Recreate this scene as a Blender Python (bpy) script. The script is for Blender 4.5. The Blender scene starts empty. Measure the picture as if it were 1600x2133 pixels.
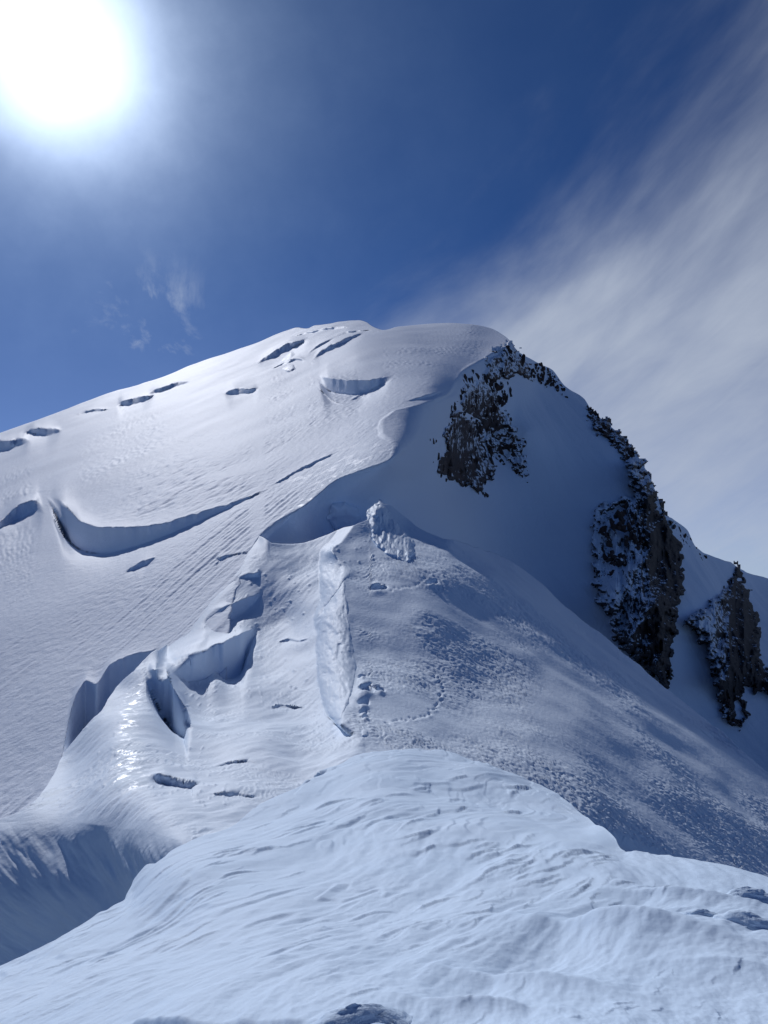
import bpy, bmesh, math, random
import numpy as np
from mathutils import Vector

random.seed(4); np.random.seed(4)
S = bpy.context.scene
COL = S.collection
R = math.radians

# ------------------------------------------------------------------ camera
F = 1600.0                       # focal length in pixels of the 1600 x 2133 photograph
CU, CV = 800.0, 1066.5
PITCH = R(4.77)
cd = bpy.data.cameras.new('camera'); cam = bpy.data.objects.new('camera', cd); COL.objects.link(cam)
cd.sensor_fit = 'VERTICAL'; cd.sensor_height = 36.0; cd.lens = F / 2133.0 * 36.0
cd.clip_start = 0.1; cd.clip_end = 20000
cam.location = (0, 0, 0); cam.rotation_euler = (math.pi / 2 + PITCH, 0, 0)
S.camera = cam
CP, SP = math.cos(PITCH), math.sin(PITCH)

def ray(u, v):
    u = np.asarray(u, float); v = np.asarray(v, float)
    x = (u - CU) / F; y = (CV - v) / F
    return np.stack([x, CP - SP * y, SP + CP * y], -1)

sd = ray(118, 112); sd = sd / np.linalg.norm(sd)
SUN_EL = math.asin(sd[2]); SUN_AZ = math.atan2(sd[0], sd[1])

# ------------------------------------------------------------------ sky
W = bpy.data.worlds.new('World'); S.world = W; W.use_nodes = True
nt = W.node_tree; nt.nodes.clear()
def N(t, kind, **kw):
    n = t.nodes.new(kind)
    for k, v in kw.items():
        if k == 'inp':
            for a, b in v.items(): n.inputs[a].default_value = b
        else: setattr(n, k, v)
    return n
def math_node(t, op, a, b=None, c=None, clamp=False):
    n = t.nodes.new('ShaderNodeMath'); n.operation = op; n.use_clamp = clamp
    for i, x in enumerate((a, b, c)):
        if x is None: continue
        if isinstance(x, (int, float)): n.inputs[i].default_value = x
        else: t.links.new(x, n.inputs[i])
    return n.outputs[0]
def smooth(t, x, lo, hi, a=0.0, b=1.0):
    n = t.nodes.new('ShaderNodeMapRange'); n.interpolation_type = 'SMOOTHSTEP'
    t.links.new(x, n.inputs[0])
    for i, val in zip((1, 2, 3, 4), (lo, hi, a, b)): n.inputs[i].default_value = val
    return n.outputs[0]
def build_world():
    L = nt.links.new
    out = N(nt, 'ShaderNodeOutputWorld')
    sky = N(nt, 'ShaderNodeTexSky', sky_type='NISHITA', sun_disc=False, sun_elevation=SUN_EL,
            sun_rotation=SUN_AZ, altitude=5200.0, air_density=0.80, dust_density=0.10, ozone_density=3.0)
    geo = N(nt, 'ShaderNodeTexCoord')
    nrm = N(nt, 'ShaderNodeVectorMath', operation='NORMALIZE'); L(geo.outputs['Generated'], nrm.inputs[0])
    sep = N(nt, 'ShaderNodeSeparateXYZ'); L(nrm.outputs[0], sep.inputs[0])
    x, y, z = sep.outputs
    M = lambda *a, **k: math_node(nt, *a, **k)
    az = M('ARCTAN2', x, y); el = M('ARCSINE', z)
    # light scattered round the sun by thin high ice cloud
    dt = N(nt, 'ShaderNodeVectorMath', operation='DOT_PRODUCT'); L(nrm.outputs[0], dt.inputs[0]); dt.inputs[1].default_value = sd
    n0 = N(nt, 'ShaderNodeTexNoise', inp={'Scale': 9.0, 'Detail': 5.0, 'Roughness': 0.6}); L(nrm.outputs[0], n0.inputs['Vector'])
    ang = M('ARCCOSINE', M('MINIMUM', dt.outputs['Value'], 0.99999))
    ang = M('MULTIPLY', ang, M('ADD', 0.8, M('MULTIPLY', n0.outputs[0], 0.4)))
    g1 = M('MULTIPLY', M('EXPONENT', M('MULTIPLY', M('POWER', M('DIVIDE', ang, R(4.6)), 2.0), -1.0)), 30.0)
    g2 = M('MULTIPLY', M('EXPONENT', M('MULTIPLY', ang, -1.0 / R(4.9))), 24.0)
    g3 = M('MULTIPLY', M('EXPONENT', M('MULTIPLY', ang, -1.0 / R(13.0))), 4.0)
    glow = M('ADD', g1, g2)
    # cirrus: noise on a flat layer overhead, stretched along the wind
    zz = M('ADD', M('MAXIMUM', z, 0.0), 0.16)
    px = M('DIVIDE', x, zz); py = M('DIVIDE', y, zz)
    th = R(33)
    a1 = M('ADD', M('MULTIPLY', az, math.cos(th)), M('MULTIPLY', el, math.sin(th)))
    a2 = M('SUBTRACT', M('MULTIPLY', el, math.cos(th)), M('MULTIPLY', az, math.sin(th)))
    cmb = N(nt, 'ShaderNodeCombineXYZ'); L(M('MULTIPLY', a1, 2.4), cmb.inputs[0]); L(M('MULTIPLY', a2, 5.6), cmb.inputs[1]); cmb.inputs[2].default_value = 3.1
    n1 = N(nt, 'ShaderNodeTexNoise', inp={'Scale': 1.0, 'Detail': 9.0, 'Roughness': 0.55, 'Distortion': 0.35}); L(cmb.outputs[0], n1.inputs['Vector'])
    cmb2 = N(nt, 'ShaderNodeCombineXYZ'); L(M('MULTIPLY', a1, 6.0), cmb2.inputs[0]); L(M('MULTIPLY', a2, 30.0), cmb2.inputs[1])
    n2 = N(nt, 'ShaderNodeTexNoise', inp={'Scale': 1.0, 'Detail': 8.0, 'Roughness': 0.6, 'Distortion': 0.6}); L(cmb2.outputs[0], n2.inputs['Vector'])
    # where the cirrus bank lies: right of a slanting front, thinning upwards
    front = M('ADD', M('SUBTRACT', az, M('MULTIPLY', el, 1.55)), M('MULTIPLY', M('SUBTRACT', n1.outputs[0], 0.5), 0.75))
    bank = M('MULTIPLY', smooth(nt, front, -0.66, -0.06), smooth(nt, az, 0.75, 1.3, 1.0, 0.0))
    hi = smooth(nt, el, 0.30, 0.75, 1.0, 0.85)
    tex = M('ADD', M('MULTIPLY', smooth(nt, n1.outputs[0], 0.30, 0.72), 0.75), M('MULTIPLY', M('SUBTRACT', n2.outputs[0], 0.42), 0.75))
    dens = M('MULTIPLY', M('MULTIPLY', M('ADD', M('MULTIPLY', tex, 0.42), 0.52), bank), hi, clamp=True)
    low = smooth(nt, el, 0.05, 0.42, 0.20, 0.0)
    dens = M('MAXIMUM', dens, low)
    # a few torn wisps left
    wx = smooth(nt, az, -0.44, -0.36, 0.0, 1.0); wx2 = smooth(nt, az, -0.29, -0.20, 1.0, 0.0)
    we = smooth(nt, el, 0.19, 0.23, 0.0, 1.0); we2 = smooth(nt, el, 0.33, 0.41, 1.0, 0.0)
    n3 = N(nt, 'ShaderNodeTexNoise', inp={'Scale': 8.0, 'Detail': 8.0, 'Roughness': 0.66, 'Distortion': 0.8}); L(nrm.outputs[0], n3.inputs['Vector'])
    wn = smooth(nt, n3.outputs[0], 0.50, 0.78)
    wisp = M('MULTIPLY', M('MULTIPLY', M('MULTIPLY', wx, wx2), M('MULTIPLY', we, we2)), M('MULTIPLY', wn, 0.55))
    dens = M('MAXIMUM', dens, wisp)
    mix = N(nt, 'ShaderNodeMix', data_type='RGBA'); L(dens, mix.inputs['Factor'])
    wb = N(nt, 'ShaderNodeMix', data_type='RGBA', blend_type='MULTIPLY'); wb.inputs['Factor'].default_value = 1
    L(sky.outputs[0], wb.inputs['A']); wb.inputs['B'].default_value = (0.51, 0.98, 1.62, 1)
    L(wb.outputs['Result'], mix.inputs['A']); mix.inputs['B'].default_value = (11.6, 13.0, 15.6, 1)
    gl = N(nt, 'ShaderNodeMix', data_type='RGBA', blend_type='MULTIPLY'); gl.inputs['Factor'].default_value = 1
    L(glow, gl.inputs['A']); gl.inputs['B'].default_value = (0.84, 0.97, 1.16, 1)
    add = N(nt, 'ShaderNodeMix', data_type='RGBA', blend_type='ADD'); add.inputs['Factor'].default_value = 1
    L(mix.outputs['Result'], add.inputs['A']); L(gl.outputs['Result'], add.inputs['B'])
    veil = N(nt, 'ShaderNodeMix', data_type='RGBA', blend_type='MULTIPLY'); veil.inputs['Factor'].default_value = 1
    L(g3, veil.inputs['A']); veil.inputs['B'].default_value = (0.50, 0.86, 1.30, 1)
    add2 = N(nt, 'ShaderNodeMix', data_type='RGBA', blend_type='ADD'); add2.inputs['Factor'].default_value = 1
    L(add.outputs['Result'], add2.inputs['A']); L(veil.outputs['Result'], add2.inputs['B'])
    bg = N(nt, 'ShaderNodeBackground'); bg.inputs['Strength'].default_value = 0.064
    L(add2.outputs['Result'], bg.inputs['Color']); L(bg.outputs[0], out.inputs[0])
build_world()

# ------------------------------------------------------------------ sun, exposure
ld = bpy.data.lights.new('sun', 'SUN'); ld.energy = 4.4; ld.angle = R(0.55); ld.color = (0.97, 0.97, 1.0)
sun = bpy.data.objects.new('sun', ld); COL.objects.link(sun)
sun.rotation_euler = Vector(sd).to_track_quat('Z', 'Y').to_euler()
S.view_settings.view_transform = 'Standard'; S.view_settings.look = 'None'
S.view_settings.exposure = -0.66; S.view_settings.gamma = 1.0; S.view_settings.use_curve_mapping = False
S.render.engine = 'CYCLES'
S.cycles.max_bounces = 8; S.cycles.diffuse_bounces = 6
S.world.cycles.sampling_method = 'AUTOMATIC'

# ------------------------------------------------------------------ materials
def new_mat(name):
    m = bpy.data.materials.new(name); m.use_nodes = True
    t = m.node_tree; t.nodes.clear()
    o = t.nodes.new('ShaderNodeOutputMaterial'); p = t.nodes.new('ShaderNodeBsdfPrincipled')
    t.links.new(p.outputs[0], o.inputs[0])
    return m, t, p
SNOW = (0.82, 0.865, 0.93, 1)
def snow_material(name, bump_scale, bump_dist, spec=0.12, rough=0.7, ca=(0.70, 0.81, 0.93, 1), cb=(0.77, 0.85, 0.945, 1)):
    m, t, p = new_mat(name); L = t.links.new
    at = N(t, 'ShaderNodeAttribute', attribute_name='ice')
    tc = N(t, 'ShaderNodeTexCoord')
    big = N(t, 'ShaderNodeTexNoise', inp={'Scale': bump_scale * 0.03, 'Detail': 5.0}); L(tc.outputs['Object'], big.inputs['Vector'])
    cr = N(t, 'ShaderNodeMix', data_type='RGBA'); L(big.outputs[0], cr.inputs['Factor'])
    cr.inputs['A'].default_value = ca; cr.inputs['B'].default_value = cb
    ci = N(t, 'ShaderNodeMix', data_type='RGBA'); L(at.outputs['Fac'], ci.inputs['Factor'])
    L(cr.outputs['Result'], ci.inputs['A']); ci.inputs['B'].default_value = (0.66, 0.76, 0.86, 1)
    L(ci.outputs['Result'], p.inputs['Base Color'])
    nz = N(t, 'ShaderNodeTexNoise', inp={'Scale': bump_scale * 0.45, 'Detail': 4.0, 'Roughness': 0.7}); L(tc.outputs['Object'], nz.inputs['Vector'])
    icy = math_node(t, 'MULTIPLY', at.outputs['Fac'], smooth(t, nz.outputs[0], 0.50, 0.62))
    rg = N(t, 'ShaderNodeMapRange'); L(icy, rg.inputs[0]); rg.inputs[3].default_value = rough; rg.inputs[4].default_value = 0.30
    L(rg.outputs[0], p.inputs['Roughness'])
    sp = N(t, 'ShaderNodeMapRange'); L(icy, sp.inputs[0]); sp.inputs[3].default_value = spec; sp.inputs[4].default_value = 0.45
    L(sp.outputs[0], p.inputs['Specular IOR Level'])
    n1 = N(t, 'ShaderNodeTexNoise', inp={'Scale': bump_scale, 'Detail': 6.0, 'Roughness': 0.6}); L(tc.outputs['Object'], n1.inputs['Vector'])
    b = N(t, 'ShaderNodeBump', inp={'Strength': 0.8, 'Distance': bump_dist}); L(n1.outputs[0], b.inputs['Height'])
    L(b.outputs[0], p.inputs['Normal'])
    return m
def rock_material(name, hi):
    m, t, p = new_mat(name); L = t.links.new
    tc = N(t, 'ShaderNodeTexCoord'); g = N(t, 'ShaderNodeNewGeometry')
    n1 = N(t, 'ShaderNodeTexNoise', inp={'Scale': 0.16, 'Detail': 9.0, 'Roughness': 0.72}); L(g.outputs['Position'], n1.inputs['Vector'])
    r = N(t, 'ShaderNodeValToRGB'); L(n1.outputs[0], r.inputs[0])
    r.color_ramp.elements[0].position = 0.35; r.color_ramp.elements[0].color = (0.022, 0.018, 0.020, 1)
    r.color_ramp.elements[1].position = 0.70; r.color_ramp.elements[1].color = hi
    n2 = N(t, 'ShaderNodeTexNoise', inp={'Scale': 0.15, 'Detail': 8.0, 'Roughness': 0.68, 'Distortion': 0.5}); L(g.outputs['Position'], n2.inputs['Vector'])
    n4 = N(t, 'ShaderNodeTexNoise', inp={'Scale': 0.55, 'Detail': 5.0, 'Roughness': 0.6}); L(g.outputs['Position'], n4.inputs['Vector'])
    sx = N(t, 'ShaderNodeSeparateXYZ'); L(g.outputs['Normal'], sx.inputs[0])
    at = N(t, 'ShaderNodeAttribute', attribute_name='snow')
    f = math_node(t, 'ADD', math_node(t, 'ADD', math_node(t, 'MULTIPLY', sx.outputs[2], 0.40), math_node(t, 'SUBTRACT', math_node(t, 'ADD', n2.outputs[0], n4.outputs[0]), 0.5)), at.outputs['Fac'])
    fs = smooth(t, f, 0.84, 0.93)
    mx = N(t, 'ShaderNodeMix', data_type='RGBA'); L(fs, mx.inputs['Factor']); L(r.outputs[0], mx.inputs['A']); mx.inputs['B'].default_value = SNOW
    L(mx.outputs['Result'], p.inputs['Base Color']); p.inputs['Roughness'].default_value = 0.85
    n3 = N(t, 'ShaderNodeTexNoise', inp={'Scale': 0.9, 'Detail': 6.0}); L(g.outputs['Position'], n3.inputs['Vector'])
    b = N(t, 'ShaderNodeBump', inp={'Strength': 0.7, 'Distance': 0.8}); L(n3.outputs[0], b.inputs['Height']); L(b.outputs[0], p.inputs['Normal'])
    return m
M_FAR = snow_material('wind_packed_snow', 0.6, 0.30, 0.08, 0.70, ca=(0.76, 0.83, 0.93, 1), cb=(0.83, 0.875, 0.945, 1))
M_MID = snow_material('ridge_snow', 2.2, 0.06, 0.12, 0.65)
M_NEAR = snow_material('dimmed_near_snow', 16.0, 0.008, ca=(0.555, 0.70, 0.865, 1), cb=(0.64, 0.755, 0.89, 1))  # packed snow, colour darkened and blued to tone down the sunlit foreground
M_ROCK = rock_material('brown_rock', (0.070, 0.037, 0.028, 1))
M_DARK = rock_material('dark_rock', (0.036, 0.026, 0.024, 1))

# ------------------------------------------------------------------ numeric helpers
def tps(pts, scale=800.0):
    a = np.array(pts, float); X = a[:, :2] / scale; w = 1.0 / a[:, 2]
    n = len(X); r2 = ((X[:, None] - X[None]) ** 2).sum(-1)
    K = 0.5 * r2 * np.log(r2 + 1e-12)
    A = np.zeros((n + 3, n + 3)); A[:n, :n] = K + 1e-5 * np.eye(n); A[:n, n] = 1; A[:n, n + 1:] = X; A[n, :n] = 1; A[n + 1:, :n] = X.T
    c = np.linalg.solve(A, np.r_[w, 0, 0, 0]); lo, hi = w.min() * 0.7, w.max() * 1.4
    def f(u, v):
        u = np.asarray(u, float) / scale; v = np.asarray(v, float) / scale
        o = c[n] + c[n + 1] * u + c[n + 2] * v
        for i in range(n):
            r = (u - X[i, 0]) ** 2 + (v - X[i, 1]) ** 2
            o = o + c[i] * 0.5 * r * np.log(r + 1e-12)
        return 1.0 / np.clip(o, lo, hi)
    return f
def sstep(x, a, b):
    t = np.clip((x - a) / (b - a), 0, 1); return t * t * (3 - 2 * t)
def hermite(x, y):                             # smooth curve through points, no overshoot
    h = np.diff(x); h[h == 0] = 1e-3; s = np.diff(y) / h; m = np.zeros(len(x))
    if len(x) > 2:
        ok = s[:-1] * s[1:] > 0
        m[1:-1] = np.where(ok, 2 * s[:-1] * s[1:] / np.where(ok, s[:-1] + s[1:], 1), 0)
    m[0], m[-1] = s[0], s[-1]
    def f(t):
        t = np.asarray(t, float); k = np.clip(np.searchsorted(x, t) - 1, 0, len(x) - 2)
        p = np.clip((t - x[k]) / h[k], 0, 1)
        return y[k] * (1 + 2 * p) * (1 - p) ** 2 + h[k] * m[k] * p * (1 - p) ** 2 + y[k + 1] * p * p * (3 - 2 * p) + h[k] * m[k + 1] * p * p * (p - 1)
    return f
def pl(pts):                                   # polyline -> v(u)
    a = np.array(sorted(pts), float)
    return hermite(a[:, 0], a[:, 1])
def plv(pts):                                  # polyline -> u(v)
    a = np.array(sorted(pts, key=lambda p: p[1]), float)
    return hermite(a[:, 1], a[:, 0])
def _hash(i, j, s):
    h = (i * 374761393 + j * 668265263 + s * 974711 + 1013904223) & 0xFFFFFFFF
    h = ((h ^ (h >> 13)) * 1274126177) & 0xFFFFFFFF
    return (h ^ (h >> 16)) & 0xFFFF
_G = np.stack([np.cos(np.arange(65536) / 65536 * 2 * np.pi), np.sin(np.arange(65536) / 65536 * 2 * np.pi)], -1)
def gnoise(x, y, s=0):
    xi = np.floor(x).astype(np.int64); yi = np.floor(y).astype(np.int64)
    fx = x - xi; fy = y - yi
    ux = fx * fx * fx * (fx * (fx * 6 - 15) + 10); uy = fy * fy * fy * (fy * (fy * 6 - 15) + 10)
    def g(a, b):
        k = _hash(xi + a, yi + b, s); return _G[k, 0] * (fx - a) + _G[k, 1] * (fy - b)
    n0 = g(0, 0) * (1 - ux) + g(1, 0) * ux; n1 = g(0, 1) * (1 - ux) + g(1, 1) * ux
    return (n0 * (1 - uy) + n1 * uy) * 1.5
def fbm(x, y, wl, octs, foot, s=0, sharp=0.0, gain=0.5):
    """fractal relief, height per octave proportional to its wavelength; octaves finer than the mesh fade out"""
    o = np.zeros_like(x); a = 1.0
    for k in range(octs):
        n = gnoise(x / wl, y / wl, s + 17 * k)
        if sharp: n = n * (1 - sharp) + sharp * (0.5 - np.abs(n) * 1.6)
        o += a * n * sstep(wl / np.maximum(foot, 1e-6), 1.5, 4.0); wl *= 0.5; a *= gain
    return o
def inside(poly, u, v):
    p = np.array(poly, float); r = np.zeros(np.shape(u), bool); j = len(p) - 1
    for i in range(len(p)):
        c = ((p[i, 1] > v) != (p[j, 1] > v)) & (u < (p[j, 0] - p[i, 0]) * (v - p[i, 1]) / (p[j, 1] - p[i, 1] + 1e-9) + p[i, 0])
        r ^= c; j = i
    return r
def poly_sdf(poly, u, v):
    p = np.array(poly, float); d = np.full(np.shape(u), 1e9); j = len(p) - 1
    for i in range(len(p)):
        ax, ay = p[j]; bx, by = p[i]; dx, dy = bx - ax, by - ay
        t = np.clip(((u - ax) * dx + (v - ay) * dy) / (dx * dx + dy * dy + 1e-9), 0, 1)
        d = np.minimum(d, np.hypot(u - ax - t * dx, v - ay - t * dy)); j = i
    return np.where(inside(poly, u, v), d, -d)

def wobble(u, s, amp, wl):
    return amp * (gnoise(u / wl, u * 0 + s * 7.7, s) + 0.5 * gnoise(u / wl * 2.3, u * 0 + s * 3.1, s + 5))

def scarp(D, lip, foot, frac=0.55, below=40, above=30, mound=0.5, rough=4.0, seed=0, fade=None, brow=0.02, bulge=1.0):
    """a snow step: between lip and foot the ground stands steep; the bench below it and the brow above run into the slope"""
    fl, ff = pl(lip), pl(foot)
    u0, u1 = lip[0][0], lip[-1][0]
    fade = fade or min(0.16 * (u1 - u0), 26)
    va = min(p[1] for p in lip) - above * 2.2; vb = max(p[1] for p in foot) + below * 2.2
    prev = D['f']; base = D.setdefault('base', prev)
    def f(u, v):
        d = prev(u, v)
        m = (u > u0) & (u < u1) & (v > va) & (v < vb)
        if not m.any(): return d
        uu, vv = u[m], v[m]; d0 = base(uu, vv)
        e = np.clip(np.minimum(uu - u0, u1 - uu) / fade, 0, 1); e = e * e * (3 - 2 * e)
        vl = fl(uu); vf = np.maximum(vl + (ff(uu) - vl) * frac, vl + 0.5)
        hgt = vf - vl
        dl, df = base(uu, vl), base(uu, vf)
        dm = dl * (1 - mound) + df * mound                     # depth of the face
        lb = np.minimum(below, hgt * 1.2 + 6); la = np.minimum(above, hgt * 1.1 + 4)
        offb = (dm - df) * np.exp(-np.maximum(vv - vf, 0) / lb * 2.2) * e
        offa = (dm - dl) * np.exp(-np.maximum(vl - vv, 0) / la * 2.2) * e
        # ragged lip: broken edge a little above or below the smooth line
        wob = rough * (gnoise(uu / 30, uu * 0 + seed * 1.3, seed) + 0.6 * gnoise(uu / 13, uu * 0 + seed * 2.3, seed + 1) + 0.15 * gnoise(uu / 6, uu * 0 + seed * 3.3, seed + 2))
        vl = vl + np.clip(wob * e, -0.45 * hgt, 0.45 * hgt)
        t = (vv - vl) / (vf - vl)
        t = sstep(t, -brow, 1.0 + brow * 0.5) * 0.5 + np.clip(t, 0, 1) * 0.5
        t = 1 - (1 - t) ** bulge
        face = (base(uu, vl) + offa) * (1 - t) + (df + offb) * t
        r = np.where(vv < vl, offa, np.where(vv > vf, offb, face - d0))
        d = d.copy(); d[m] += r
        return d
    D['f'] = f

def saw(n, k, w=0.14):                         # layered wind slab: treads with a sharp riser, mean height kept
    f = n * k; i = np.floor(f); return (i + sstep(f - i, 0, w) - f) / k
def make_mesh(name, P, mat, attrs=None, kind=None, parent=None):
    rows, cols = P.shape[:2]
    me = bpy.data.meshes.new(name)
    me.vertices.add(rows * cols); me.vertices.foreach_set('co', P.astype(np.float32).ravel())
    i = np.arange(rows * cols).reshape(rows, cols)
    q = np.stack([i[:-1, :-1], i[1:, :-1], i[1:, 1:], i[:-1, 1:]], -1).reshape(-1, 4)
    me.loops.add(q.size); me.loops.foreach_set('vertex_index', q.astype(np.int32).ravel())
    me.polygons.add(len(q)); me.polygons.foreach_set('loop_start', np.arange(0, q.size, 4, dtype=np.int32))
    me.polygons.foreach_set('use_smooth', np.ones(len(q), bool))
    me.update(calc_edges=True); me.materials.append(mat)
    for k, a in (attrs or {}).items():
        t = me.attributes.new(k, 'FLOAT', 'POINT'); t.data.foreach_set('value', a.astype(np.float32).ravel())
    o = bpy.data.objects.new(name, me); COL.objects.link(o)
    if kind: o['kind'] = kind
    if parent: o.parent = parent
    return o

def normals(P):
    gv, gu = np.gradient(P, axis=(0, 1))
    n = np.cross(gu, gv); n /= np.linalg.norm(n, axis=-1, keepdims=True) + 1e-12
    s = np.sign((n * -P).sum(-1, keepdims=True)); return n * s

def sheet(u0, u1, du, vtop, vbot, rows, depth, relief=None, skirt=12, tail=None, ease=False, calm=False):
    """terrain sheet from its skyline down; rows past the skyline carry on over the crest and down the far side"""
    us = np.unique(np.r_[np.arange(max(u0, -60), min(u1, 1660) + du, du), np.arange(u0, -60, 9.0), np.arange(1672, u1, 9.0)])
    t = np.linspace(0, 1, rows)[:, None]
    vt, vb = vtop(us), vbot(us)
    if ease:                                          # keep the rim's wiggles out of the rows below it
        k = np.ones(81) / 81; vs = np.convolve(np.pad(vt, 40, 'edge'), k, 'valid'); vs = np.minimum(vs, vt + 25)
        V = vs + (vb - vs) * t + (vt - vs) * (1 - t) ** 6
    else: V = vt + (vb - vt) * t
    if tail is not None:
        extra = np.linspace(0, 1, 30)[1:, None]
        V = np.vstack([V, vb + (tail - vb) * extra])
    U = np.broadcast_to(us, V.shape).copy()
    D = depth(U, V)
    P = ray(U, V) * D[..., None]
    if relief is not None:
        n = normals(P)
        fu = np.linalg.norm(np.gradient(P, axis=1), axis=-1); fv = np.linalg.norm(np.gradient(P, axis=0), axis=-1)
        foot = np.maximum(fu, np.minimum(fv, fu * 1.6))
        rel = relief(U, V, P, foot)
        if calm: rel = rel * sstep(n[..., 2], 0.12, 0.5)      # no grain on steep breaks
        if tail is not None: rel = rel * (1 - sstep(V, vb - 22, vb - 2))  # hidden ground below stays plain
        P = P + n * rel[..., None]
    if skirt:
        top = P[0]; hd = top.copy(); hd[:, 2] = 0; r = np.linalg.norm(hd, axis=1, keepdims=True); hd /= r
        e = top[:, 2:3] / r
        sk = []
        for k in range(skirt, 0, -1):
            x = k * k * 0.006 * r
            q = top + hd * x; q[:, 2:3] = top[:, 2:3] + e * x - x * (0.12 + 0.07 * k); sk.append(q)
        P = np.concatenate([np.array(sk), P], 0)
        U = np.concatenate([np.repeat(U[:1], skirt, 0), U], 0); V = np.concatenate([np.repeat(V[:1], skirt, 0), V], 0)
    return U, V, P

# ================================================================== THE MOUNTAIN (far)
SKY = [(-900, 1220), (-400, 1040), (-250, 985), (0, 903), (60, 881), (130, 855), (240, 815), (330, 788), (400, 760), (470, 736), (540, 712), (600, 687), (618, 682), (640, 684),
       (655, 678), (690, 673), (710, 669), (745, 667), (765, 672), (780, 681), (800, 688), (830, 681), (870, 677), (930, 675), (980, 676), (1020, 683), (1050, 698), (1068, 714),
       (1082, 732), (1116, 752), (1150, 771), (1178, 805), (1217, 827), (1234, 853), (1268, 883), (1296, 908), (1319, 939), (1335, 962), (1352, 996),
       (1369, 1041), (1380, 1072), (1400, 1083), (1431, 1105), (1448, 1139), (1480, 1155), (1510, 1168), (1527, 1173), (1544, 1186), (1600, 1206), (1700, 1248), (2000, 1360), (2600, 1580)]
def plane_d(u, v, a, b, c):
    X, _, E = ray(u, v) / ray(u, v)[1]; return c / (b + a * X - E) / ray(u, v)[1]
dome_pts = [(u_, v_, float(plane_d(u_, v_, 0.36, 0.415, 47.0))) for u_, v_ in
            [(-400, 1045), (-250, 987), (0, 903), (240, 815), (400, 760), (600, 690), (-400, 1300), (-400, 1700), (0, 1000), (0, 1150), (0, 1300), (0, 1600), (300, 850), (300, 1050), (300, 1300), (300, 1600), (600, 760), (600, 900), (545, 1115), (450, 1000),
             (640, 1050), (150, 950), (100, 1450), (700, 1000), (450, 1200), (600, 1400), (760, 800)]]
dome_pts += [(745, 667, 760), (870, 677, 600), (980, 676, 560), (1068, 716, 470), (745, 740, 410), (900, 740, 400), (1000, 740, 430), (900, 800, 285), (935, 820, 285), (790, 890, 215), (815, 945, 182), (-700, 1149, float(plane_d(-700, 1149, 0.36, 0.415, 47.0))), (-700, 1500, float(plane_d(-700, 1500, 0.36, 0.415, 47.0))), (-700, 2000, 75), (0, 2000, 60), (600, 2000, 50), (1000, 1300, 112)]
Ddome = tps(dome_pts)
CREST = [(1075, 700), (1068, 716), (1010, 745), (960, 775), (935, 820), (900, 835), (815, 860), (790, 885), (790, 905), (820, 930), (815, 955), (740, 985), (700, 1000), (640, 1050), (580, 1085), (545, 1115), (520, 1160), (480, 1300), (450, 2100)]
crest_u = plv(CREST)
cv_ = np.array([(u, v) for u, v in CREST if v < 1120], float)
ts = np.linspace(0, len(cv_) - 1, 34); cu = np.interp(ts, range(len(cv_)), cv_[:, 0]); cvv = np.interp(ts, range(len(cv_)), cv_[:, 1])
face_pts = [(a, b, c) for a, b, c in zip(cu, cvv, Ddome(cu, cvv))]
face_pts += [(1150, 771, 660), (1234, 853, 625), (1296, 908, 590), (1352, 996, 540), (1400, 1083, 520), (1448, 1139, 540), (1600, 1206, 680), (2000, 1360, 700),
             (850, 1000, 250), (850, 1120, 225), (950, 1000, 400), (950, 1150, 340), (1000, 900, 490), (1000, 1000, 455), (1100, 900, 530), (1100, 1200, 430),
             (1250, 1000, 520), (1250, 1300, 410), (1400, 1500, 380), (1600, 1700, 340), (1600, 1400, 450), (1450, 1250, 460), (700, 1100, 190), (700, 1300, 162),
             (1000, 1500, 330), (600, 1130, 160), (2000, 1700, 350), (2000, 1500, 460), (600, 2000, 150), (1200, 2000, 300), (2300, 1480, 640), (2300, 2000, 400)]
face_pts = face_pts[:34] + [(a, b, c * (0.82 if c > 280 else 0.84 if c > 200 else 0.97)) for a, b, c in face_pts[34:]]
Dface = tps(face_pts)
FAR = {'f': Ddome}
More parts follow.
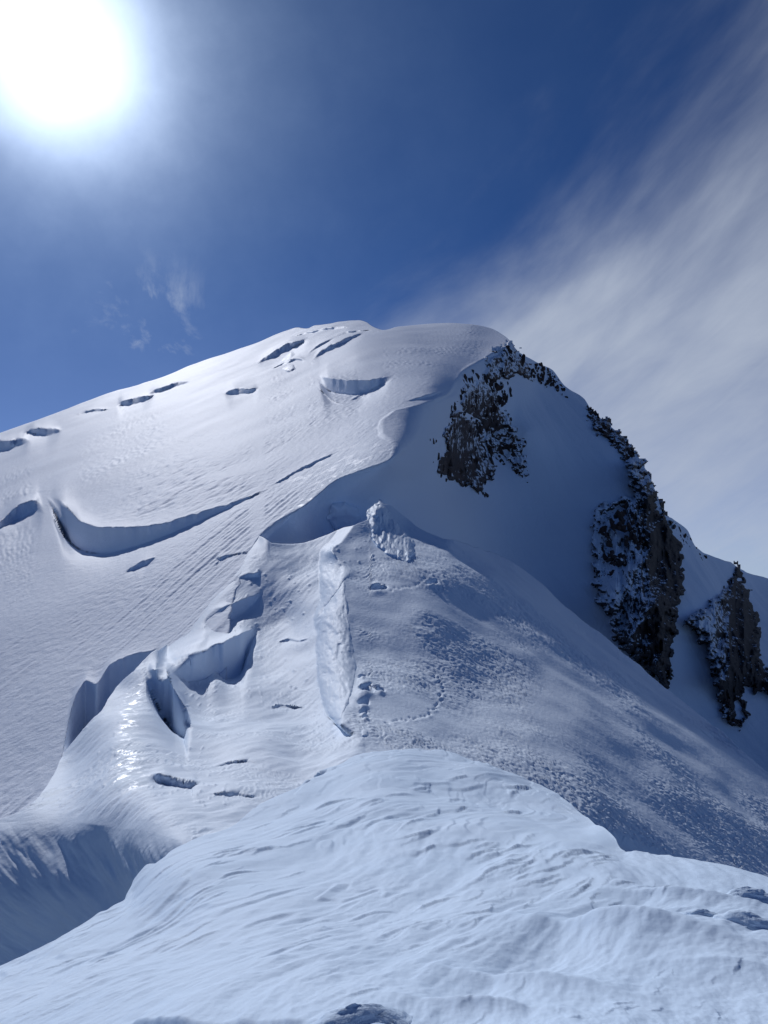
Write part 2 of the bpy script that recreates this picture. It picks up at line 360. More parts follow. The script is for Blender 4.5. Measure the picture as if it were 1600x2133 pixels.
for k, (lip, foot, kw) in enumerate([
    ([(-120, 960), (0, 917), (50, 912), (68, 918)], [(-120, 985), (0, 956), (50, 934), (68, 918)], {}),
    ([(45, 906), (75, 891), (132, 896)], [(45, 906), (95, 920), (132, 896)], {}),
    ([(241, 846), (252, 835), (290, 828), (328, 821)], [(241, 846), (258, 855), (295, 849), (328, 821)], {}),
    ([(303, 822), (325, 810), (370, 797), (402, 794)], [(303, 822), (325, 825), (370, 811), (402, 794)], {}),
    ([(464, 821), (490, 810), (541, 808)], [(464, 821), (490, 833), (525, 825), (541, 808)], {}),
    ([(531, 758), (570, 732), (610, 712), (648, 706)], [(531, 758), (560, 757), (600, 745), (648, 706)], {}),
    ([(648, 752), (670, 730), (715, 707), (765, 690)], [(648, 752), (690, 737), (730, 714), (765, 690)], {}),
    ([(660, 775), (675, 784), (740, 790), (822, 782)], [(660, 775), (672, 806), (695, 824), (735, 827), (780, 812), (822, 782)], dict(frac=0.8)),
    ([(690, 702), (730, 688), (785, 686)], [(690, 702), (735, 694), (785, 686)], dict(rough=3)),
    ([(640, 742), (668, 716), (700, 700)], [(640, 742), (675, 722), (700, 700)], dict(rough=3)),
    ([(560, 772), (620, 748), (640, 752)], [(560, 772), (622, 757), (640, 752)], dict(rough=3)),
    ([(600, 700), (640, 692), (700, 682), (735, 680)], [(600, 700), (640, 698), (700, 690), (735, 680)], dict(rough=3)),
    ([(150, 868), (200, 852), (236, 850)], [(150, 868), (205, 858), (236, 850)], dict(rough=3)),
    ([(660, 800), (690, 830), (720, 842)], [(660, 802), (690, 836), (720, 842)], dict(rough=3)),
    ([(840, 838), (880, 826), (930, 812)], [(840, 839), (885, 834), (930, 812)], {}),
    ([(0, 1046), (60, 1026), (130, 1020)], [(0, 1049), (60, 1029), (130, 1020)], {}),
    ([(727, 832), (750, 818), (772, 817)], [(727, 832), (752, 831), (772, 817)], {}),
    ([(-80, 1130), (0, 1086), (45, 1048), (75, 1042), (94, 1066)], [(-80, 1140), (0, 1112), (30, 1110), (75, 1085), (94, 1066)], {}),
    ([(98, 1036), (118, 1040), (132, 1048), (150, 1064), (170, 1084), (215, 1098), (270, 1098), (330, 1092), (400, 1072), (500, 1040), (570, 1010)],
     [(98, 1037), (118, 1078), (138, 1122), (158, 1146), (180, 1156), (215, 1160), (270, 1147), (350, 1118), (450, 1072), (570, 1012)], dict(frac=0.9, above=36, mound=0.4, below=30, fade=44, brow=0.02, bulge=1.9, rough=4)),
    ([(560, 1012), (640, 966), (710, 936)], [(560, 1014), (640, 975), (710, 938)], {}),
    ([(256, 1197), (290, 1170), (328, 1159)], [(256, 1197), (300, 1189), (328, 1159)], {}),
    ([(450, 1164), (480, 1158), (522, 1150)], [(450, 1192), (466, 1171), (522, 1153)], {}),
    ([(128, 1580), (150, 1470), (165, 1432), (180, 1416), (198, 1424), (230, 1382), (262, 1366), (300, 1358), (335, 1348)],
     [(128, 1590), (150, 1600), (175, 1560), (198, 1530), (240, 1480), (262, 1450), (300, 1410), (335, 1352)], dict(frac=1.0, above=20, mound=0.1)),
]): scarp(FAR, lip, foot, seed=10 * k, **kw)
dome_final = FAR['f']
def Dfar(u, v):
    c = crest_u(v) + wobble(v, 3, 3.0, 18)
    t = sstep(u, c - 1.5, c + 1.5)
    a = dome_final(u, v); b = Dface(u, v)
    return a * (1 - t) + b * t
A0, A1 = (ray(520, 1160) * Ddome(520, 1160)), (ray(150, 1500) * Ddome(150, 1500))
sdir = (A1 - A0)[:2]; sdir /= np.linalg.norm(sdir)
def relief_far(U, V, P, foot):
    face = sstep(U, crest_u(V) - 4, crest_u(V) + 10)
    x, y = P[..., 0], P[..., 1]
    al = x * sdir[0] + y * sdir[1]; ac = -x * sdir[1] + y * sdir[0]
    streak = fbm(al / 34.0, ac, 1.1, 3, foot * 0.5, 3, gain=0.75) * 1.1 * 0.10 * (0.25 + sstep(gnoise(x / 22, y / 30, 29), -0.25, 0.3))
    grain = fbm(al / 1.6, ac, 1.6, 4, foot * 0.45, 11, gain=0.85) * 1.6 * 0.055
    amp = 0.5 + sstep(gnoise(x / 45, y / 45, 19), -0.2, 0.4)
    n = fbm(al / 3.0, ac, 9.0, 4, foot * 0.7, 15)
    slab = saw(n, 5.0) * 9 * 0.020 * sstep(y, 150, 260) * sstep(gnoise(x / 38 + 9, y / 38, 23), 0.0, 0.4)
    big = fbm(x, y * 0.7, 80.0, 3, foot, 21) * 80 * 0.014
    x2, z2 = P[..., 0] + P[..., 1] * 0.4, P[..., 2]
    fr = fbm(x2, z2 * 0.35, 60.0, 6, foot, 31) * 60 * 0.03
    # rough wind crust on the big bulge above the crevasse
    crust = sstep(poly_sdf([(220, 1080), (330, 960), (480, 980), (560, 1010), (420, 1060), (320, 1085)], U, V), -40, 25)
    cr = fbm(al / 2.0, ac, 3.0, 4, foot * 0.7, 41, 0.5, 0.6) * 3 * 0.11 * crust
    return ((streak + grain * (0.45 + 2.4 * sstep(y, 140, 420))) * amp + slab + big + cr) * (1 - face) + fr * face
far_bot = pl([(-900, 2075), (-400, 2060), (60, 2030), (140, 1640), (200, 1560), (330, 1450), (520, 1250), (560, 1180), (720, 1160), (800, 1120), (900, 1180), (1100, 1260), (1250, 1350), (1400, 1480), (1620, 1660), (2000, 1900)])
U1, V1, P1 = sheet(-680, 2200, 2.2, pl(SKY), far_bot, 470, Dfar, relief_far, tail=2080.0, calm=True)
ice1 = sstep(poly_sdf([(560, 1100), (700, 985), (820, 930), (810, 960), (740, 1000), (640, 1070)], U1, V1), -8, 6) * 0.3
ice1 = np.maximum(ice1, 0.15 * sstep(poly_sdf([(600, 1000), (800, 880), (815, 950), (700, 1010)], U1, V1), -30, 20))
far = make_mesh('mountain_slope', P1, M_FAR, {'ice': ice1}, 'structure')
far['label'] = 'broad sunlit snow dome and shadowed steep face rising to the summit'

# ================================================================== THE MIDDLE RIDGE
basin_pts = [(0, 1700, 43), (100, 1700, 42.3), (250, 1722, 37.6), (380, 1745, 32), (0, 1765, 40.7), (0, 1835, 38.9), (0, 1900, 37.9), (0, 2000, 37.2), (100, 1765, 40.0), (100, 1830, 38.3), (100, 1890, 37.4), (100, 1960, 37.0), (250, 1780, 35.7), (250, 1830, 34.7), (260, 1880, 34.2), (-200, 1720, 43), (-200, 2050, 38), (200, 2133, 33), (500, 2133, 27),
             (70, 1660, 45), (200, 1640, 43.8), (300, 1660, 39.8), (250, 1550, 52), (130, 1580, 58), (200, 1480, 66), (300, 1400, 75), (335, 1352, 90), (250, 1425, 74),
             (400, 1660, 41), (500, 1690, 38), (450, 1600, 52), (550, 1550, 62), (620, 1600, 56), (650, 1500, 76), (500, 1500, 72), (420, 1480, 76), (550, 1400, 98),
             (600, 1300, 118), (450, 1400, 92), (500, 1250, 126), (600, 1200, 132), (655, 1290, 112), (645, 1400, 92), (680, 1180, 134), (400, 1330, 105), (620, 1133, 150), (715, 1100, 154), (545, 1117, 150), (700, 1600, 54)]
pyr_pts = [(760, 1540, 62), (700, 1600, 54), (790, 1050, 160), (850, 1160, 134), (850, 1090, 162), (900, 1300, 106), (850, 1450, 80), (1000, 1450, 90), (930, 1560, 66),
           (720, 1150, 134), (717, 1207, 118), (745, 1400, 86), (900, 1750, 44), (700, 1900, 38), (1000, 1150, 154)]
for u_, v_ in [(1000, 1250), (1100, 1350), (1100, 1600), (1200, 1280), (1200, 1500), (1300, 1500), (1350, 1700), (1390, 1430), (1450, 1650), (1500, 1700), (1600, 1612), (1600, 1820), (1850, 1810), (1850, 2000), (2200, 2125), (2200, 2300), (1300, 1900), (1500, 1560), (1250, 1620), (1100, 1210)]:
    X_, _, E_ = ray(u_, v_) / ray(u_, v_)[1]
    pyr_pts.append((u_, v_, min(28.6 / (0.27 - 0.58 * X_ - E_), 160.0)))      # the flank that falls away to the right
Dbas0, Dpyr0 = tps(basin_pts), tps(pyr_pts)
BAS = {'f': Dbas0}; PYR = {'f': Dpyr0}
for k, (lip, foot, kw) in enumerate([
    ([(466, 1218), (500, 1198), (547, 1190)], [(466, 1218), (510, 1212), (547, 1209)], {}),
    ([(413, 1301), (435, 1270), (465, 1262), (510, 1245), (552, 1231)], [(413, 1301), (440, 1300), (475, 1301), (505, 1287), (552, 1233)], dict(frac=0.75)),
    ([(348, 1382), (360, 1372), (430, 1355), (442, 1346), (465, 1335), (544, 1300)], [(348, 1384), (375, 1425), (395, 1438), (430, 1430), (446, 1418), (475, 1434), (500, 1422), (520, 1355), (544, 1302)], dict(frac=0.8, below=50, rough=7)),
    ([(303, 1398), (320, 1393), (345, 1391), (362, 1430), (385, 1475), (400, 1510)], [(303, 1400), (325, 1480), (345, 1525), (365, 1552), (385, 1558), (400, 1520)], dict(frac=0.8, below=35)),
    ([(575, 1340), (600, 1330), (622, 1336), (650, 1330)], [(575, 1341), (602, 1338), (622, 1340), (650, 1331)], dict(rough=6)),
    ([(560, 1470), (585, 1462), (610, 1466), (640, 1474)], [(560, 1471), (585, 1470), (612, 1473), (640, 1475)], dict(rough=6)),
    ([(440, 1606), (500, 1590), (545, 1602)], [(440, 1608), (500, 1602), (545, 1604)], {}),
    ([(470, 1172), (505, 1158), (540, 1160)], [(470, 1174), (505, 1172), (540, 1162)], {}),
    ([(430, 1662), (480, 1655), (540, 1664)], [(430, 1664), (480, 1670), (540, 1666)], {}),
    ([(303, 1616), (340, 1612), (362, 1622), (417, 1638)], [(303, 1616), (330, 1637), (370, 1648), (400, 1655), (417, 1638)], dict(frac=0.8)),
]): scarp(BAS, lip, foot, seed=200 + 10 * k, **kw)
for k, (lip, foot, kw) in enumerate([
    ([(772, 1215), (785, 1212), (803, 1225)], [(772, 1216), (790, 1226), (803, 1228)], {}),
    ([(750, 1432), (765, 1428), (790, 1440)], [(750, 1444), (765, 1446), (790, 1442)], {}),
]): scarp(PYR, lip, foot, seed=400 + 10 * k, **kw)
wall_l = plv([(715, 1090), (690, 1130), (668, 1150), (664, 1200), (668, 1250), (655, 1290), (660, 1330), (661, 1390), (665, 1440), (680, 1490), (705, 1512), (735, 1545), (715, 1600), (640, 1700), (600, 2140)])
wall_r = plv([(740, 1090), (712, 1130), (692, 1146), (732, 1188), (717, 1207), (721, 1250), (725, 1290), (735, 1350), (742, 1395), (735, 1440), (716, 1490), (712, 1512), (760, 1545), (760, 1600), (700, 1700), (660, 2140)])
MTOP = [(-400, 2100), (-75, 2100), (-60, 1900), (-45, 1740), (-10, 1698), (20, 1688), (70, 1660), (130, 1580), (175, 1522), (210, 1477), (240, 1427), (275, 1397), (300, 1374), (333, 1352), (390, 1310), (440, 1245), (490, 1180), (540, 1117),
        (570, 1131), (620, 1134), (680, 1119), (714, 1102), (745, 1091), (768, 1078), (775, 1060), (790, 1050), (810, 1055), (840, 1075), (870, 1098), (930, 1121), (1000, 1143), (1060, 1166), (1110, 1202), (1200, 1282), (1290, 1352), (1390, 1432), (1500, 1525), (1600, 1612), (1800, 1790), (2000, 1960), (2400, 2290)]
mtop = pl(MTOP)
def Dmid(u, v):
    ul, ur = wall_l(v), wall_r(v)
    t = np.clip((u - ul) / np.maximum(ur - ul, 8), 0, 1)
    b, p = BAS['f'](u, v), PYR['f'](u, v)
    d = b * (1 - t) + p * t
    # where the slope behind runs on unbroken (between the prow and the cave) join its depth
    j = sstep(u, 325, 350) * (1 - sstep(u, 535, 560)); dist = v - mtop(u)
    k = j * (1 - sstep(dist, 0, 70))
    d = d * (1 - k) + dome_final(u, v) * k * 0.9995
    # the skyline on the right rolls over a flat sunlit bench
    on = sstep(u, 930, 1060) * (1 - sstep(u, 1150, 1550))
    return d * (1 + 0.45 * on * np.clip(1 - np.maximum(v - mtop(u), 0) / 60.0, 0, 1) ** 2)
B0, B1 = ray(1000, 1250) * 128, ray(1400, 1560) * 100
pdir = (B1 - B0)[:2]; pdir /= np.linalg.norm(pdir)
def relief_mid(U, V, P, foot):
    x, y, z = P[..., 0], P[..., 1], P[..., 2]
    al = x * pdir[0] + y * pdir[1]; ac = -x * pdir[1] + y * pdir[0]
    pyr = sstep(U, wall_r(V) - 4, wall_r(V) + 20)
    cliff = inside([(-400, 1715), (0, 1706), (100, 1706), (260, 1730), (385, 1750), (385, 1800), (0, 2100), (-400, 2100)], U, V).astype(float)
    cliff = cliff * sstep(V - np.interp(U, [0, 100, 260, 385], [1706, 1706, 1730, 1750]), -10, 70)
    big = fbm(x, y * 0.8, 14.0, 3, foot, 51) * 14 * 0.035
    patch = sstep(fbm(x, y, 20.0, 3, foot * 0, 71), -0.25, 0.35)
    n = fbm(x, y * 1.3, 6.0, 5, foot * 0.7, 61, gain=0.6)
    lumps = saw(n, 3.2, 0.2) * 6 * 0.085 + fbm(al / 2.0, ac, 1.6, 4, foot * 0.7, 65, 0.3, 0.6) * 1.6 * 0.075
    bl = x * sdir[0] + y * sdir[1]; bc = -x * sdir[1] + y * sdir[0]
    m = fbm(bl / 2.0, bc, 3.0, 5, foot * 0.7, 81, gain=0.62)
    bas = saw(m, 3.5, 0.22) * 3 * 0.085 * sstep(gnoise(x / 9, y / 9, 83), -0.15, 0.35) + fbm(bl / 3, bc, 1.0, 4, foot * 0.6, 85, gain=0.75) * 0.055
    lipd = np.abs(V - np.interp(U, [0, 100, 260, 385], [1706, 1706, 1730, 1750])); bas = bas * np.where(U < 400, sstep(lipd, 8, 45), 1)
    wall = sstep(U, wall_l(V) - 3, wall_l(V) + 4) * (1 - pyr) * sstep(V, 1140, 1160) * (1 - sstep(V, 1495, 1510))
    wl = fbm(x * 0.6 + y * 0.5, z, 2.0, 5, foot * 0.7, 91, 0.4, 0.6) * 2 * 0.10
    cl = fbm(x * 0.7, z * 1.6 + x * 0.7, 5.0, 3, foot, 95) * 5 * 0.07 + fbm(x * .45 + 3, z * .9 + x * .35, 6.0, 2, foot, 98) * 6 * 0.13 * sstep(385 - U, 60, 200) + fbm(x * .4, z * 2.5 + x, 1.0, 4, foot * .7, 99) * 0.07
    d = pyr * lumps * (0.2 + 0.8 * patch) + (1 - pyr) * bas * (1 - wall) + wall * wl
    d = (d + big * (1 - wall)) * (1 - cliff) + cl * cliff
    rc = np.random.RandomState(77)
    for (zu0, zu1, zv0, zv1, cnt, px) in CLODS:
        for _ in range(cnt):
            a, b, ra = rc.uniform(zu0, zu1), rc.uniform(zv0, zv1), px * rc.uniform(.25, .8) ** 1.2; hg = rc.uniform(.25, .8); an = rc.uniform(0, 3.14); el_ = rc.uniform(.45, 1)
            j0, j1 = np.searchsorted(U[-1], [a - 3 * ra, a + 3 * ra]); jm = min((j0 + j1) // 2, U.shape[1] - 1)
            i0, i1 = np.searchsorted(V[:, jm], [b - 3 * ra - 8, b + 3 * ra + 8])
            if i1 - i0 < 3 or j1 - j0 < 2: continue
            du_, dv_ = (U[i0:i1, j0:j1] - a) / ra, (V[i0:i1, j0:j1] - b) / ra / 0.7
            p_, q_ = du_ * math.cos(an) + dv_ * math.sin(an), (-du_ * math.sin(an) + dv_ * math.cos(an)) / el_
            d[i0:i1, j0:j1] += hg * ra * float(P[(i0 + i1) // 2, jm, 1]) / F * np.exp(-(np.abs(p_) ** 3 + np.abs(q_) ** 3)) * (1 + 0.5 * p_)
    # trodden steps: a curved line of footprints and kicked holes beside the ice wall
    for (a, b) in STEPS:
        rr = ((U - a) / 3.0) ** 2 + ((V - b) / 2.2) ** 2
        d = d - 0.15 * np.exp(-rr) + 0.05 * np.exp(-((U - a) ** 2 / 20 + (V - b - 6) ** 2 / 10))
    for (a, b, ru, rv) in HOLES:
        rr = ((U - a) / ru) ** 2 + ((V - b) / rv) ** 2
        d = d - 0.9 * np.exp(-rr * rr) + 0.3 * np.exp(-((U - a) / ru) ** 2 - ((V - b - rv * 1.8) / rv) ** 2)
    return d * np.where(U < 560, 1 - (1 - sstep(V - mtop(U), 0, 40)) * sstep(U, 320, 350), 1)
CLODS = [(540, 640, 1360, 1480, 34, 5), (400, 545, 1640, 1682, 46, 5), (440, 700, 1450, 1560, 24, 4), (385, 470, 1440, 1640, 26, 4.5), (560, 690, 1190, 1330, 40, 4.5), (650, 705, 1480, 1560, 30, 4.5), (140, 260, 1480, 1640, 24, 4.5),
         (420, 560, 1290, 1312, 18, 5), (360, 540, 1425, 1450, 26, 5), (300, 420, 1640, 1668, 26, 5), (430, 560, 1180, 1240, 22, 5), (745, 800, 1400, 1510, 30, 4.5), (690, 780, 1120, 1180, 22, 5), (840, 940, 1150, 1240, 30, 4)]
rs = np.random.RandomState(7)
tt = np.linspace(0, 1, 38)
STEPS = [(float(np.interp(t, [0, .2, .45, .7, 1], [905, 924, 915, 888, 800]) + rs.randn() * 2.5), float(np.interp(t, [0, .2, .45, .7, 1], [1400, 1425, 1465, 1488, 1506]) + rs.randn() * 1.5)) for t in tt]
STEPS += [(float(np.interp(t, [0, 1], [815, 920]) + rs.randn() * 2), float(np.interp(t, [0, .5, 1], [1232, 1218, 1190]) + rs.randn() * 1.5)) for t in np.linspace(0, 1, 14)]
HOLES = [(757, 1438, 9, 6), (765, 1446, 12, 5), (792, 1443, 8, 4), (757, 1466, 10, 5), (757, 1484, 7, 4), (762, 1497, 6, 3), (788, 1224, 16, 6), (755, 1412, 7, 4), (900, 1215, 10, 4)]
mid_bot = pl([(-400, 2110), (0, 2030), (260, 1890), (390, 1780), (620, 1680), (760, 1600), (860, 1590), (1000, 1620), (1250, 1750), (1600, 1860), (2000, 2010), (2400, 2320)])
U2, V2, P2 = sheet(-90, 2200, 2.1, mtop, mid_bot, 330, Dmid, relief_mid, tail=2400.0)
w_ = sstep(U2, wall_l(V2) - 2, wall_l(V2) + 5) * (1 - sstep(U2, wall_r(V2) - 2, wall_r(V2) + 4)) * sstep(V2, 1140, 1160) * (1 - sstep(V2, 1495, 1510))
gl = sstep(poly_sdf([(262, 1440), (290, 1420), (285, 1500), (300, 1590), (310, 1640), (220, 1650), (235, 1590), (250, 1530)], U2, V2), -14, 10)
ice2 = np.maximum(w_ * 0.12, gl * 0.8)
mid = make_mesh('snow_ridge', P2, M_MID, {'ice': ice2}, 'structure')
mid['label'] = 'wind-scoured snow ridge with a hollow and shadowed ice steps'

# ================================================================== THE NEAR SNOW
near_low = [(0, 2133, 6.0), (400, 2133, 4.5), (800, 2133, 3.9), (1200, 2133, 3.7), (1600, 2133, 4.0), (1900, 2200, 3.7), (800, 2300, 3.0), (0, 2300, 4.4), (1600, 2300, 2.9), (-300, 2300, 5.2),
            (800, 2000, 5.7), (800, 1900, 7.5), (800, 1800, 10), (800, 1722, 12.7), (700, 1680, 15.5), (620, 1645, 19), (1100, 1724, 11.6), (1000, 1722, 12.2), (1200, 2000, 5.3), (1200, 1900, 6.9), (1300, 1800, 8.7),
            (1180, 1735, 11.0), (1330, 1747, 10.4), (1600, 1832, 8.6), (1860, 1920, 7.6), (1600, 1950, 6.0), (400, 1900, 8.6), (400, 1800, 11.2), (400, 2000, 6.7), (100, 2000, 8.5), (100, 1962, 9.6), (260, 1872, 11.5), (0, 2012, 9.2),
            (-300, 2120, 8.5), (420, 1740, 14.2), (300, 1798, 13), (500, 1700, 16.5), (700, 1595, 23), (760, 1568, 25), (-700, 2290, 7.6), (-700, 2500, 5.0), (-700, 2650, 4.2), (800, 2650, 2.2), (2250, 2080, 6.9), (2250, 2300, 3.6), (2250, 2650, 2.3)]
near_hi = [(850, 1560, 26), (760, 1568, 25), (700, 1595, 23), (620, 1645, 19), (1000, 1588, 25.5), (1150, 1655, 22), (1220, 1697, 17.0), (1270, 1731, 12.2), (1302, 1746, 10.6), (1240, 1737, 11.9), (900, 1650, 18), (1000, 1690, 15.5), (700, 1680, 15.5), (800, 1722, 12.7), (1000, 1722, 13.2), (1100, 1726, 13.4), (1170, 1734, 12.4),
           (1600, 1832, 8.6), (500, 1700, 16.5), (420, 1740, 14.2), (800, 1800, 10), (1300, 1800, 8.7), (400, 1800, 11.2)]
Dlow0, Dhi0 = tps(near_low), tps(near_hi)
LOW = {'f': Dlow0}
for k, (lip, foot, kw) in enumerate([
    ([(628, 1642), (665, 1611), (712, 1597)], [(628, 1642), (690, 1622), (712, 1597)], {}),
]): scarp(LOW, lip, foot, seed=600 + 10 * k, **kw)
fold = pl([(-400, 1722), (900, 1718), (1050, 1722), (1180, 1735), (1250, 1737), (1290, 1741), (1310, 1738), (1330, 1725), (1450, 1745), (2000, 1900)])
def Dnear(u, v):
    a, b = LOW['f'](u, v), Dhi0(u, v)
    w = 4.0 + 70 * (1 - sstep(u, 950, 1180))
    t = sstep(fold(u) + wobble(u, 9, 2, 90) - v, -w, w)
    t = t * sstep(u, 600, 800)
    return a * (1 - t) + b * t
NTOP = [(-900, 2345), (-400, 2160), (-200, 2085), (0, 2012), (100, 1962), (180, 1920), (258, 1872), (275, 1835), (292, 1812), (305, 1799), (330, 1792), (352, 1772), (380, 1757), (420, 1740), (470, 1722), (520, 1692), (575, 1665), (625, 1642), (665, 1611), (710, 1594), (760, 1568), (800, 1562), (850, 1559), (920, 1567),
        (1000, 1588), (1080, 1620), (1150, 1654), (1220, 1697), (1270, 1731), (1302, 1746), (1330, 1750), (1450, 1781), (1600, 1833), (2000, 1985), (2400, 2130)]
ntop = pl(NTOP)
def wpt(u, v): return ray(u, v) * float(Dnear(np.array([float(u)]), np.array([float(v)]))[0])
MOUNDS = [(1290, 1935, 0.95, 0.45, 0.30, -32), (1080, 2030, 0.62, 0.22, 0.13, -28), (980, 2085, 0.36, 0.16, 0.12, -20), (1420, 1850, 0.7, 0.3, 0.18, -20), (1500, 2000, 0.5, 0.2, 0.07, -15)]
CHIPS = [(340, 520, 1770, 1870, 22, 34), (120, 420, 1860, 2010, 34, 34), (0, 250, 1980, 2120, 18, 36), (420, 620, 1740, 1850, 14, 34), (820, 1010, 1870, 1990, 16, 46), (1000, 1280, 1745, 1890, 40, 50), (850, 1260, 1728, 1775, 26, 36), (700, 900, 1640, 1730, 22, 40),
         (880, 1150, 1600, 1710, 26, 40), (600, 800, 1880, 1990, 8, 40), (640, 760, 1990, 2110, 6, 40), (1280, 1420, 1820, 1890, 10, 40), (1250, 1560, 1990, 2110, 14, 30), (520, 720, 1670, 1740, 14, 36), (900, 1250, 2040, 2120, 8, 34)]
def relief_near(U, V, P, foot):
    x, y = P[..., 0], P[..., 1]
    th = R(66); ca, sa = math.cos(th), math.sin(th)
    wx = fbm(x, y, 6.0, 2, foot * 0, 101) * 0.8
    al = x * ca + y * sa; ac = -x * sa + y * ca + wx
    zone = sstep(fbm(x, y, 4.0, 3, foot * 0, 111), -0.05, 0.40)
    n = fbm(al / 3.2, ac, 1.8, 4, foot, 121, gain=0.5)
    slab = saw(n, 3.0, 0.3) * 1.8 * 0.05 * zone; slab2 = 0
    soft = fbm(al / 5.0, ac, 1.6, 4, foot, 133, 0.25) * 1.6 * 0.060
    fine = fbm(al / 2.0, ac, 0.20, 4, foot, 131, gain=0.6) * 0.20 * 0.05
    big = fbm(x, y, 5.0, 2, foot, 141) * 5 * 0.020
    far_ = sstep(y, 11, 26)
    m = fbm(al / 3, ac, 5.0, 5, foot * 0.7, 151, gain=0.55)
    hump = (saw(m, 4.0, 0.16) * 5 * 0.028 + fbm(al / 5, ac, 2.0, 3, foot, 155) * 2 * 0.04) * far_
    h = (slab + slab2 + soft) * (1 - 0.8 * far_) + fine + big + hump
    rs = np.random.RandomState(23)
    for (zu0, zu1, zv0, zv1, cnt, px) in CHIPS:
        for _ in range(cnt):
            cu_, cv2 = rs.uniform(zu0, zu1), rs.uniform(zv0, zv1); ln = rs.uniform(.5, 1.4) * px; rot = rs.uniform(40, 72); hg = rs.uniform(.5, 1.3); bend = rs.uniform(-.5, .5)
            ss, asy = rs.uniform(.25, .5), rs.uniform(3, 6)
            if cv2 < float(ntop(cu_)) + 4 or (cu_ > 1180 and cv2 < 1765): continue
            jj = np.abs(U[-1] - cu_) < ln * 2.2; j0, j1 = np.argmax(jj), len(jj) - np.argmax(jj[::-1])
            c = wpt(cu_, cv2); sc = ln * c[1] / F; r_ = R(rot)
            ii = np.abs(V[:, (j0 + j1) // 2] - cv2) < ln * 1.8 + 30; i0, i1 = np.argmax(ii), len(ii) - np.argmax(ii[::-1])
            dx, dy = (x[i0:i1, j0:j1] - c[0]) / sc, (y[i0:i1, j0:j1] - c[1]) / sc
            p = (dx * math.cos(r_) + dy * math.sin(r_)) / 1.5; q = -dx * math.sin(r_) + dy * math.cos(r_)
            q = q + bend * p * p + 0.12 * gnoise(p * 3 + c[0] * 9, p * 0 + cu_, 7) + 0.05 * gnoise(p * 11 + c[0] * 9, p * 0 + cu_, 8)
            jm = (j0 + j1) // 2; im = int(np.argmin(np.abs(V[:, jm] - cv2))); rw = max(0.05, 2.0 * abs(y[im + 1, jm] - y[im - 1, jm]) / 2 * math.cos(r_) / sc)
            if rw > 0.22: continue
            w = np.clip(1 - p * p, 0, 1) ** 0.7
            prof = np.where(q < 0, sstep(q, -rw, 0.0), np.exp(-(q / ss / 2) ** 1.0 * 1.0))
            h[i0:i1, j0:j1] += hg * max(0.05, 0.62 * rw) * sc * prof * w
    for (a, b, lx, ly, hh, rot) in MOUNDS:                       # drifted mounds, sharp crest, steep on the right
        c = wpt(a, b); r_ = R(rot); dx, dy = x - c[0], y - c[1]
        p = (dx * math.cos(r_) + dy * math.sin(r_)) / lx; q = (-dx * math.sin(r_) + dy * math.cos(r_)) / ly
        q = np.where(q > 0, q / 1.6, q)
        h = h + hh * np.exp(-p * p * 1.4) * np.exp(-np.sqrt(q * q + 0.02) * 1.5)
    return h
U3, V3, P3 = sheet(-680, 2250, 2.1, ntop, pl([(-900, 2480), (-400, 2290), (-100, 2175), (1700, 2170), (2000, 2180), (2400, 2250)]), 540, Dnear, relief_near, tail=2650.0, ease=True, calm=True)
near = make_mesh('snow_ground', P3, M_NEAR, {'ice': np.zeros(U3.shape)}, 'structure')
near['label'] = 'near wind-rippled snow crest in the foreground'

# ================================================================== ROCKS AND ICE
def thing(name, label, cat, loc=(0, 0, 0), group=None):
    o = bpy.data.objects.new(name, None); COL.objects.link(o); o.location = loc; o.empty_display_size = 0.5
    o['label'] = label; o['category'] = cat
    if group: o['group'] = group
    return o
def tag(o, label, cat, group=None):
    o['label'] = label; o['category'] = cat
    if group: o['group'] = group
    return o
def scal(f, u, v): return float(f(np.array([float(u)]), np.array([float(v)]))[0])
def hull_mesh(name, n, seed, stretch=(1, 1, 1)):
    r = np.random.RandomState(seed); bm = bmesh.new()
    for p in r.randn(n, 3):
        p = p / np.linalg.norm(p) * r.uniform(0.75, 1.15) * np.array(stretch); bm.verts.new(p)
    bmesh.ops.convex_hull(bm, input=bm.verts)
    for v in [v for v in bm.verts if not v.link_faces]: bm.verts.remove(v)
    me = bpy.data.meshes.new(name); bm.to_mesh(me); bm.free(); me.materials.append(M_ROCK)
    return me
ROCKS = [hull_mesh('rock', random.randint(12, 20), 50 + i, (1, random.uniform(.6, .9), random.uniform(.7, 1.5))) for i in range(9)]
def rock_field(parent, poly, n, size, depth, sink=0.0, dens=None, seed=0):
    r = np.random.RandomState(seed); p = np.array(poly); got = 0; org = np.array(parent.location)
    for _ in range(n * 30):
        if got >= n: break
        u = r.uniform(p[:, 0].min(), p[:, 0].max()); v = r.uniform(p[:, 1].min(), p[:, 1].max())
        s = poly_sdf(poly, np.array([u]), np.array([v]))[0] + 6 * gnoise(np.array([u / 14]), np.array([v / 14]), seed)[0]
        if s < 0: continue
        k = 0.5 + gnoise(np.array([u / 26.0]), np.array([v / 40.0]), seed + 3)[0]
        if dens is not None: k = k * dens(u, v)
        if r.rand() > np.clip(k * 1.5 - 0.2, 0.02, 1): continue
        d = scal(depth, u, v); sz = r.uniform(*size) * min(1.0, 0.55 + s / 40) * d / F
        o = bpy.data.objects.new('rock', ROCKS[r.randint(len(ROCKS))]); COL.objects.link(o); o.parent = parent
        pos = ray(u, v) * d * (1 + sink * sz / d); o.location = pos - org
        o.scale = (sz * r.uniform(.7, 1.2), sz, sz * r.uniform(.8, 1.5)); o.rotation_euler = (r.uniform(-.5, .5), r.uniform(-.5, .5), r.uniform(0, 6.28)); got += 1
